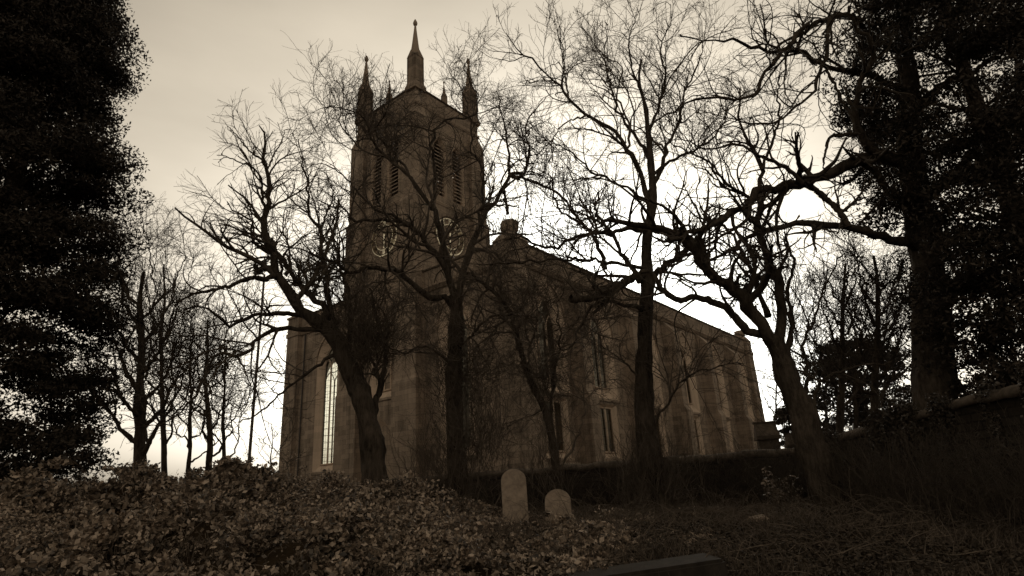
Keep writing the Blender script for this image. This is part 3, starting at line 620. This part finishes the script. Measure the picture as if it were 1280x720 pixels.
make_tree('upright_tree', 'tall straight bare tree with a wide crown standing before the nave windows',
 ([(823, 645), (818, 600), (808, 540), (804, 480), (806, 420), (808, 370), (808, 320), (812, 283), (815, 233), (812, 183), (808, 146), (800, 110), (803, 75)], .30, .022),
 [([(812, 262), (800, 215), (783, 187), (758, 158), (737, 144), (712, 125), (696, 104), (672, 82), (654, 67), (633, 42)], .10, .015, 0, -1.4),
  ([(810, 290), (788, 286), (766, 291), (745, 292), (728, 295), (706, 303), (686, 309), (664, 301), (651, 295), (630, 300)], .09, .02, 0, -2.6),
  ([(808, 338), (790, 332), (769, 330), (755, 328), (737, 322), (715, 323), (696, 323), (650, 326), (619, 327), (595, 330)], .07, .015, 0, -2.4),
  ([(808, 345), (795, 346), (782, 352), (768, 357), (753, 365), (736, 372), (713, 373)], .13, .10, 0, -1.8),
  ([(806, 392), (795, 384), (779, 378), (757, 376), (748, 378), (741, 384), (728, 403), (722, 415), (718, 429), (702, 440), (686, 448), (673, 467)], .07, .015, 0, -2),
  ([(800, 352), (788, 332), (776, 318), (766, 295), (755, 280), (744, 265), (748, 240)], .10, .03, 0, 1.5), ([(757, 336), (750, 315), (744, 298), (728, 279), (709, 272), (693, 250), (690, 225), (668, 210)], .08, .012, .4, 1.6),
  ([(808, 372), (820, 340), (835, 330), (849, 323), (860, 311), (885, 285), (899, 275), (924, 262)], .11, .06, 0, -2.0),
  ([(812, 283), (830, 288), (850, 292), (868, 300), (885, 320)], .12, .08, 0, -1.2),
  ([(812, 240), (828, 210), (835, 180), (850, 150), (855, 115), (870, 80), (880, 40)], .08, .012, 0, 1.0), ([(812, 200), (795, 170), (775, 140), (765, 105), (757, 70), (760, 30)], .07, .012, 0, 1.6),
  ([(810, 165), (825, 130), (832, 95), (825, 60), (840, 25), (838, 5)], .06, .01, 0, -1.2), ([(803, 120), (790, 85), (785, 50), (795, 15)], .05, .01, 0, -.8), ([(783, 187), (785, 150), (770, 120), (775, 85), (745, 60), (740, 30)], .05, .01, -.3, .8),
  ([(712, 125), (705, 95), (703, 60), (700, 40)], .04, .01, -1, -.8), ([(737, 144), (715, 150), (700, 160), (690, 185), (700, 210)], .035, .01, -.8, -1.5),
  ([(814, 220), (840, 200), (870, 190), (900, 165), (915, 130), (945, 110)], .06, .012, 0, 1.3), ([(813, 255), (790, 240), (765, 225), (740, 215), (715, 190), (690, 180), (670, 195)], .06, .012, 0, .8),
  ([(803, 480), (785, 455), (765, 440), (750, 430)], .04, .012, 0, -.8), ([(806, 560), (825, 520), (850, 480), (880, 462), (930, 455)], .05, .012, 0, -1.2)],
 17.2, mtw='twigm', dens=1.05, shoots=[(815, 610, .8, 170, 1.6, 1.2), (835, 600, .9, 120, 1.5, .9), (790, 610, .8, 110, 1.3, .9), (812, 520, .5, 60, 1.3, 1)])
make_tree('leaning_tree', 'thick dark tree leaning left out of the wall corner, right of the church',
 ([(1055, 665), (1042, 630), (1028, 600), (1014, 557), (1006, 520), (995, 499), (983, 474), (977, 448), (968, 425)], .40, .22),
 [([(970, 428), (952, 409), (930, 376), (908, 358), (883, 340), (868, 312), (845, 295), (820, 288), (790, 283), (760, 275)], .19, .05, 0, -1.8),
  ([(962, 420), (941, 416), (919, 398), (894, 380), (869, 372), (855, 376), (840, 374), (822, 360), (812, 345), (800, 340)], .12, .05, 0, -1.0),
  ([(972, 430), (977, 400), (977, 375), (973, 350), (960, 325), (950, 300), (949, 271), (949, 242), (953, 212), (941, 187), (932, 167), (922, 146), (925, 110)], .15, .02, 0, .8),
  ([(949, 250), (925, 240), (905, 225), (885, 200), (862, 190), (840, 180)], .06, .012, .4, -1), ([(953, 212), (965, 180), (975, 145), (972, 110), (985, 80)], .05, .012, .5, 1),
  ([(976, 445), (992, 410), (985, 370), (995, 330), (985, 300), (1000, 270)], .08, .015, 0, 1.2), ([(960, 395), (945, 350), (930, 320), (915, 290), (880, 270), (862, 240), (845, 235)], .08, .015, .1, 1.4),
  ([(1017, 540), (1017, 500), (1030, 476), (1053, 466), (1082, 455), (1110, 457)], .06, .015, 0, -1), ([(1000, 505), (1010, 470), (1005, 430), (1020, 395), (1035, 350), (1060, 310)], .06, .012, .1, 1.4),
  ([(890, 350), (885, 320), (895, 290), (870, 250), (875, 220)], .05, .012, -1, .2)],
 14.2, dens=.85, lens=((.8, 2.4), (.4, 1.2), (.2, .55)), shoots=[(985, 370, .8, 110, 1.5, 1.3), (990, 430, .6, 80, 1.5, 1.2), (1040, 600, .7, 90, 1.3, 1.0), (960, 340, .6, 60, 1.5, 1.4)])
make_tree('overhanging_tree', 'massive dark tree at the right whose crooked boughs reach across the sky',
 ([(1172, 640), (1170, 560), (1168, 480), (1165, 400), (1160, 330), (1150, 270), (1142, 215), (1135, 170), (1140, 110), (1130, 50), (1150, -20)], .52, .16),
 [([(1142, 205), (1107, 196), (1078, 200), (1045, 212), (1020, 222), (1003, 229), (975, 236), (957, 237), (941, 246), (924, 262), (899, 275), (870, 290), (850, 297), (835, 300)], .20, .05, 0, -2.6),
  ([(1158, 310), (1120, 300), (1087, 292), (1053, 283), (1020, 279), (987, 283), (953, 287), (930, 300), (905, 318), (880, 330)], .15, .03, 0, -2.0),
  ([(1060, 284), (1048, 262), (1034, 250), (1016, 235), (1003, 230)], .09, .07, -1.2, -1.0),
  ([(1135, 210), (1110, 200), (1091, 188), (1075, 165), (1070, 133), (1082, 96), (1095, 72), (1090, 50), (1074, 33), (1062, 8)], .13, .04, 0, -2.5),
  ([(1136, 120), (1103, 100), (1070, 90), (1037, 85), (1020, 78), (1007, 69), (985, 63), (966, 65), (932, 60), (912, 50), (878, 54), (850, 45)], .12, .015, 0, -2.4),
  ([(1132, 70), (1112, 58), (1090, 45), (1074, 30), (1053, 21), (1030, 24), (1007, 40), (978, 54), (962, 58), (957, 35), (950, 5)], .11, .015, 0, -2.8),
  ([(1060, 18), (1037, 25), (1034, 55), (1032, 75), (1020, 100), (1020, 117), (995, 132), (966, 152), (940, 150), (920, 144), (899, 121)], .07, .012, -1.6, -2.6),
  ([(1010, 30), (987, 54), (970, 75), (957, 92), (941, 121), (915, 121), (895, 121), (857, 127), (820, 148), (790, 165)], .07, .012, -2, -3), ([(1032, 87), (1045, 108), (1053, 125), (1065, 145), (1072, 165)], .04, .03, -1.9, -1.5),
  ([(1070, 167), (1055, 168), (1041, 171), (1035, 190), (1032, 212)], .06, .02, -1.3, -1.4), ([(1142, 260), (1115, 240), (1095, 215), (1080, 205)], .12, .08, 0, -1.2),
  ([(1003, 229), (985, 212), (965, 200), (945, 190), (920, 180), (890, 185), (860, 175), (845, 165)], .06, .012, -1.7, -2.4), ([(957, 287), (935, 270), (915, 240), (890, 215), (870, 205)], .05, .012, -1.6, -2.6),
  ([(1150, 60), (1180, 30), (1210, -10)], .15, .05, 0, 0), ([(1155, 250), (1190, 220), (1230, 180), (1280, 150)], .16, .05, 0, -.6), ([(1140, 20), (1115, 5), (1090, 12), (1060, 0)], .08, .02, 0, -2),
  ([(1160, 400), (1190, 370), (1230, 350), (1275, 300)], .12, .04, 0, -1), ([(1150, 130), (1185, 100), (1230, 80), (1275, 30)], .12, .03, 0, -.6)],
 14.8, dens=.75, lens=((.7, 2.4), (.4, 1.2), (.2, .55)), up=.05, shoots=[(1100, 215, .6, 120, 1.0, .4), (1125, 220, .7, 140, 1.1, .3), (1090, 180, .5, 70, .9, .4)])

# ------------------------------------------------------------------ procedural bare trees behind
def auto_tree(name, label, px, Y, ytop, r, spread, dens=1.0, lean=0, nl=8, group=None, mtw='twig', base_y=620):
    tr = [(px, base_y)]; n = 6; x = px
    for k in range(1, n+1):
        x += lean+rng.normal()*2.5; tr.append((x, base_y+(ytop+30-base_y)*k/n))
    lim = []
    for k in range(nl):
        t = .22+.7*k/nl; i = int(t*n); bx, by = tr[i][0]+(tr[min(i+1, n)][0]-tr[i][0])*(t*n-i), base_y+(ytop+30-base_y)*t
        sg = (-1)**k; pts = [(bx, by)]; sp = spread*rng.uniform(.6, 1.1)*(1.15-.6*t); rise = (base_y-ytop)*rng.uniform(.2, .42)*(1.2-.5*t)
        for j in range(1, 6): pts.append((bx+sg*sp*(j/5)**.8+rng.normal()*3, by-rise*(j/5)**1.2+rng.normal()*3))
        d = rng.uniform(-1, 1)*spread/787*Y; lim.append((pts, r*.45*(1.1-.5*t), .012, 0, d))
    tr2 = tr[int(n*.7):]
    return make_tree(name, label, (tr, r, r*.25), lim, Y, dens=dens, group=group, mtw=mtw, up=.3, ksides=6, tr_spawn=True, flare=.2, lens=((.9, 2.8), (.5, 1.5), (.25, .7)))
GL = 'slender bare trees left of the church'
auto_tree('bare_tree', 'dense dark bare tree with a thick trunk at the left end of the row', 172, 20, 310, .22, 66, 1.0, group=GL, nl=12, base_y=640)
auto_tree('bare_tree', 'tall spindly bare tree, second from the left in the row beside the church', 205, 24, 300, .12, 48, 1.05, group=GL, nl=10)
auto_tree('bare_tree', 'short bare tree with a low fork, third in the row left of the lamp post', 236, 25, 400, .10, 42, 1.0, group=GL, nl=9)
auto_tree('bare_tree', 'slim bare tree with pale twigs, fourth in the row left of the lamp post', 258, 24, 370, .13, 46, 1.1, group=GL, nl=9)
auto_tree('bare_tree', 'thin young bare tree closest to the lamp post on its left', 278, 27, 400, .10, 36, 1.0, lean=1, group=GL, nl=7)
auto_tree('bare_tree', 'small wispy bare tree between the lamp post and the church corner', 345, 31, 500, .05, 26, .7, group=GL, nl=5)
GR = 'bare trees behind the wall at the right'
auto_tree('bare_tree', 'bare tree with many upright branches just right of the leaning tree', 1052, 21, 300, .14, 55, 1.1, group=GR, nl=11, base_y=560)
auto_tree('bare_tree', 'dense twiggy bare tree behind the wall, farther right than the others', 1092, 19, 290, .16, 60, 1.2, group=GR, nl=12, base_y=560)
auto_tree('bare_tree', 'low spreading bare tree behind the wall beneath the taller ones', 1075, 24, 400, .10, 55, 1.2, group=GR, nl=9, base_y=560)
auto_tree('distant_tree', 'small distant bare tree seen between the church end and the leaning tree', 965, 62, 435, .16, 34, .8, nl=8, base_y=570)
auto_tree('distant_tree', 'wide bare tree far off behind the right-hand wall', 1035, 45, 430, .16, 50, .8, nl=8, base_y=570)

# ------------------------------------------------------------------ evergreens
def evergreen(name, label, x, y, z0, h, rad, nleaf, size, m='yew', cat='evergreen tree', lobes=26, seed=1, zr=(.08, 1.0), shape=.55, taper=0):
    r = np.random.default_rng(seed); root = empty(name, (x, y, z0)); tag(root, label, cat)
    MB().lathe((0, 0, -.2), [(.42, 0), (.3, .8), (.24, h*.4), (.08, h*.85), (.02, h*.9)], 10).build('trunk', M['bark'], root, True)
    cl = []
    for k in range(lobes*10):
        t = r.uniform(*zr); a = r.uniform(0, 2*math.pi); env = rad*(math.sin(math.pi*min(1, (t*.85+.12)))**shape)*r.uniform(.25, 1.05)**.7*(1-taper*t)
        cl.append((env*math.cos(a), env*math.sin(a), h*t, r.uniform(.35, .95)*rad*.30))
    cl = np.array(cl); i = r.integers(0, len(cl), nleaf); d = unit(r.normal(size=(nleaf, 3)))*(r.random(nleaf)**.45)[:, None]
    P = cl[i, :3]+d*cl[i, 3:4]*np.array([1.3, 1.3, .5]); V, Fq = leaves(P, size, .5, .4); new('crown', mesh_np('crown', V, Fq), M[m], root)
    b = MB()
    for c in cl[::6]: b.bar((0, 0, max(.3, c[2]-rad*.35)), tuple(c[:3]), .05, 5, .015)
    b.build('limb', M['bark'], root); return root
evergreen('added_yew', 'broad black-green yew tree added to darken the left edge of the view', -12.0, 12.8, .6, 16.5, 2.9, 400000, .05, seed=2, lobes=70, zr=(.03, 1.0), shape=.4, taper=.45)  # added tree, a dark mass for the left edge
evergreen('added_holly', 'tall dark holly tree added behind the wall to darken the right edge of the view', 12.5, 13.6, 2.2, 15, 3.0, 260000, .055, seed=3, lobes=70, zr=(.02, 1.0), shape=.4)  # likewise added, to keep the right edge dark
evergreen('evergreen_shrub', 'round dark evergreen bush right of the stone monuments', *at(1003, 560, 34)[:2], 2.2, 3.0, 1.5, 9000, .09, 'ivy', 'shrub', seed=5, lobes=8)
evergreen('evergreen_shrub', 'large dusky ivy-choked bush above the wall at the right', *at(1085, 540, 26)[:2], 2.2, 4.8, 2.6, 26000, .08, 'ivy', 'shrub', seed=6, lobes=14)

# ------------------------------------------------------------------ undergrowth
def heap(x, y):   # extra height of the bramble mass above the ground
    px = 640+787*x/np.maximum(y, 1)
    e = np.clip((y-6.5)/2.5, 0, 1)*np.clip((21.5-y)/2.5, 0, 1)
    top = np.interp(px, [-100, 0, 160, 260, 400, 480, 560, 640, 720, 760, 800, 1300], [1.3, 1.3, 1.25, 1.15, .86, .66, .34, .06, .04, .06, .05, .05])
    near = np.interp(px, [480, 560, 640, 720, 790], [.75, .5, .27, .2, .06]); k = np.clip((12.9-y)/1.3, 0, 1)*(px > 480); top = top*(1-k)+near*k
    fall = np.interp(y, [7, 10, 13, 15, 20], [.35, .62, .95, 1.0, 1.0])
    return e*top*fall*(1+.30*snoise(x, y, .9, 25)+.50*snoise(x, y, 2.4, 21)+.30*np.abs(snoise(x, y, 5, 22)))
xs = np.arange(-22, 4.2, .2); ys = np.arange(5.6, 23, .2)
me = grid_mesh('undergrowth', xs, ys, lambda x, y: gh(x, y)-.12+heap(x, y)*.8)
V0 = np.empty(len(me.vertices)*3, np.float32); me.vertices.foreach_get('co', V0)
def scatter(n, x0, x1, y0, y1): return rng.uniform(x0, x1, n), rng.uniform(y0, y1, n)
x, y = scatter(42000, -17, 3.2, 7, 20.5); px = 640+787*x/y
hgt = heap(x, y); keep = (px > -20) & (px < 800) & (hgt > .06) & (rng.random(len(x)) < np.clip(.30+1.7*snoise(x, y, 2.3, 33), .03, 1)); x, y, hgt = x[keep], y[keep], hgt[keep]
cz = gh(x, y)+hgt*(.86+.10*snoise(x, y, 7, 31)); cr = rng.uniform(.07, .26, len(x))*np.clip(hgt*2, .45, 1); cz = cz+rng.exponential(size=len(x))*.07*np.clip(hgt*1.5, .2, 1)+np.maximum(0, snoise(x, y, 3.1, 91))*.28*np.clip(hgt*1.5, .1, 1)
k = rng.integers(18, 52, len(x)); q = np.repeat(np.arange(len(x)), k); d = unit(rng.normal(size=(len(q), 3)))*(rng.random(len(q))**.4)[:, None]*cr[q][:, None]*np.array([1, 1, .6])
P = np.c_[x[q], y[q], cz[q]]+d; P = np.concatenate([P, np.c_[rng.uniform(-17, 3.2, 90000), rng.uniform(7, 20.5, 90000), np.zeros(90000)]]); m0 = len(q)
P[m0:, 2] = gh(P[m0:, 0], P[m0:, 1])+heap(P[m0:, 0], P[m0:, 1])*.8-.02; kk = np.ones(len(P), bool); kk[m0:] = heap(P[m0:, 0], P[m0:, 1]) > .05; P = P[kk]
LV, LF = leaves(P, .041*(1+.5*snoise(P[:, 0], P[:, 1], 1.1, 71)), .9, .62)
n0 = len(P); print('bramble leaves', n0)
ug = new('undergrowth', me, M['soil'], None, True); tag(ug, 'thick mass of bramble and ivy covering the slope at the left', 'undergrowth', kind='stuff')
new('bramble_leaves', mesh_np('bramble_leaves', LV, LF), M['leaf'], ug)
# arching bramble canes and dead stalks
m = 3200; x, y = scatter(m, -14, 6.5, 8.5, 20); S = np.c_[x, y, gh(x, y)+heap(x, y)*.7]; D = unit(rng.normal(size=(m, 3))*np.array([1, 1, .3])+np.array([0, 0, 1.2])); pts = [S]; d = D; l = rng.uniform(.3, 1.1, m)
for k in range(8): d = unit(d+rng.normal(size=(m, 3))*.12+np.array([0, 0, -.16])); pts.append(pts[-1]+d*(l/8)[:, None])
Q = np.stack(pts, 1); r_ = rng.uniform(.003, .007, m)[:, None]*np.linspace(1, .5, 9)[None]; prt = [tube_set(Q, r_, 3), tube_set(*spawn(Q, r_, 3, 4, (.1, .4), (.5, .8), (.4, 1), .1, .2, rmin=.002), 3)]
new('bramble_stems', mesh_np('bramble_stems', *merge(prt)), M['twigp'], ug)
# leaf litter and dead grass on the open ground
x, y = scatter(150000, -1, 10.2, 7.2, 22); LV, LF = leaves(np.c_[x, y, gh(x, y)+.02+np.abs(rng.normal(size=len(x)))*.03], .028, 1.5, .6)
lit = new('leaf_litter', mesh_np('leaf_litter', LV, LF), M['litter']); tag(lit, 'brown fallen leaves strewn over the open ground at the right', 'fallen leaves', kind='stuff')
def blades(x, y, z, h, lean=.5, wd=.006):
    n = len(x); P = np.c_[x, y, z]; a = rng.uniform(0, 6.28, n); U = np.c_[np.cos(a), np.sin(a), a*0]; b = rng.uniform(0, 6.28, n); Ld = np.c_[np.cos(b), np.sin(b), b*0]*(rng.random(n)*lean)[:, None]
    hh = (h*rng.uniform(.4, 1.2, n))[:, None]; up_ = np.array([0, 0, 1.]); v0 = P-U*wd; v1 = P+U*wd; v2 = P+(up_*.9+Ld*1.2)*hh*.55+U*wd*.7; v3 = P+(up_*.9+Ld*1.2)*hh
    V = np.stack([v0, v1, v2, v3], 1).reshape(-1, 3); i = np.arange(n)*4; return V, np.concatenate([np.c_[i, i+1, i+2], np.c_[i, i+2, i+3]])
x, y = scatter(70000, -8, 10, 7.2, 21); k = (snoise(x, y, 1.8, 41) > .05); x, y = x[k], y[k]
x = x+rng.normal(size=len(x))*.02
V, Fq = blades(x, y, gh(x, y)+np.where(x < 2, heap(x, y)*.75, 0), .22, 1.0); g = new('dead_grass', mesh_np('dead_grass', V, Fq), M['grass']); tag(g, 'dry tangled grass tufts among the dead leaves', 'grass', kind='stuff')
# thicket of dead stems along the foot of the wall
m = 4200; s = rng.random(m); wx = np.interp(s, [0, .3, .45, .7, 1], [-9.5, -.6, 3.8, 8.5, 8.9]); wy = np.interp(s, [0, .3, .45, .7, 1], [31.2, 25.4, 22.2, 19.6, 9])-rng.random(m)**1.4*2.6*(s < .7)-.35; wx -= (rng.random(m)**1.5*1.6+.3)*(s >= .7)
wx += rng.normal(size=m)*.3; S = np.c_[wx, wy, gh(wx, wy)]; D = unit(rng.normal(size=(m, 3))*np.array([.35, .35, .2])+np.array([0, 0, 1.2])); pts = [S]; d = D; l = rng.uniform(.5, 1.9, m)
for k in range(8): d = unit(d+rng.normal(size=(m, 3))*.15); pts.append(pts[-1]+d*(l/8)[:, None])
Q = np.stack(pts, 1); r_ = rng.uniform(.004, .009, m)[:, None]*np.linspace(1, .4, 9)[None]
g = new('thicket', mesh_np('thicket', *merge([tube_set(Q, r_, 3), tube_set(*spawn(Q, r_, 3.5, 4, (.15, .6), (.5, .8), (.4, 1), .2, .25, rmin=.003), 3)])), M['twig']); tag(g, 'thin dead stems tangled along the foot of the wall', 'thicket', kind='stuff')
# ivy added to darken the right-hand wall; fallen twigs
m = 900; s = rng.random(m); yy = 18.5-s*12; xx = np.interp(yy, [3, 9, 15, 19.8], [10, 9.6, 9.25, 8.9]); tt = np.interp(yy, [9, 15, 19.8], [3.1, 2.75, 2.36]); k_ = snoise(yy, yy*0, 1.3, 77) > -.15; xx, yy, tt = xx[k_], yy[k_], tt[k_]; dr_ = rng.exponential(size=len(xx))*.45
C_ = np.c_[xx-.36+rng.normal(size=len(xx))*.06, yy, tt+.1-dr_]; q = np.repeat(np.arange(len(C_)), 45); P = C_[q]+unit(rng.normal(size=(len(q), 3)))*(rng.random(len(q))**.5)[:, None]*np.array([.12, .2, .2])
g = new('added_wall_ivy', mesh_np('added_wall_ivy', *leaves(P, .032, .4, .7)), M['ivy']); tag(g, 'dark ivy added over the top of the right-hand wall to darken it', 'ivy', kind='stuff')
m = 700; x, y = scatter(m, 0, 9.5, 8, 21); S = np.c_[x, y, gh(x, y)+.04]; D = unit(rng.normal(size=(m, 3))*np.array([1, 1, .12])+np.array([0, 0, .08])); pts = [S]; d = D; l = rng.uniform(.2, .9, m)
for k in range(6): d = unit(d+rng.normal(size=(m, 3))*np.array([.2, .2, .06])); pts.append(pts[-1]+d*(l/6)[:, None])
Q = np.stack(pts, 1); r_ = rng.uniform(.004, .012, m)[:, None]*np.linspace(1, .5, 7)[None]
g = new('fallen_twigs', mesh_np('fallen_twigs', *merge([tube_set(Q, r_, 4), tube_set(*spawn(Q, r_, 4, 3, (.1, .3), (.5, .8), (.4, 1), 0, .15, rmin=.003), 3)])), M['twigp']); tag(g, 'small fallen twigs lying across the leaf litter', 'twigs', kind='stuff')
# sprigs
def sprig(name, label, px, py, Y, h, nst, nl, size, m, spread=.4):
    c = at(px, py, Y); root = empty(name, tuple(c)); tag(root, label, 'plant'); S = np.zeros((nst, 3))+rng.normal(size=(nst, 3))*.04
    D = unit(rng.normal(size=(nst, 3))*np.array([1, 1, .2])*spread+np.array([0, 0, 1.])); pts = [S]; d = D; l = rng.uniform(.5, 1, nst)*h
    for k in range(8): d = unit(d+rng.normal(size=(nst, 3))*.12); pts.append(pts[-1]+d*(l/8)[:, None])
    Q = np.stack(pts, 1); r_ = np.full((nst, 9), .006); new('stem', mesh_np('stem', *tube_set(Q, r_, 4)), M['twigp'], root)
    i = rng.integers(0, nst, nl); k = rng.integers(2, 9, nl); P = Q[i, k]+rng.normal(size=(nl, 3))*.06; new('foliage', mesh_np('foliage', *leaves(P, size, .7, .6)), M[m], root)
sprig('leafy_shrub', 'pale-leaved sapling growing against the wall beside the leaning tree', 972, 634, 16.5, .95, 12, 330, .045, 'sprig')
sprig('leafy_shrub', 'leafy sprig standing up from the brambles left of the gravestones', 541, 655, 12.5, .5, 10, 220, .04, 'leaf')
sprig('leafy_shrub', 'thin leafy plant just right of the shorter gravestone', 760, 668, 13.5, .55, 12, 200, .035, 'leaf')
sprig('leafy_shrub', 'small leafy plant at the foot of the upright tree', 862, 655, 14.5, .4, 12, 220, .035, 'leaf')
# fallen log
a, b_ = at(845, 655, 14.5), at(925, 653, 13.6)
a[2] = gh(a[0], a[1])+.1; b_[2] = gh(b_[0], b_[1])+.1
P = catmull([a, (a+b_)/2+np.array([0, .05, .04]), b_], 20)
V, Fq = tube_set(P[None], (np.linspace(.13, .09, 20)*(1+.08*rng.normal(size=20)))[None], 10); lg = new('fallen_log', mesh_np('fallen_log', V, Fq), M['bark'], None, True); tag(lg, 'dark fallen log lying among dead leaves near the upright tree', 'log')
sc.render.engine = 'CYCLES'
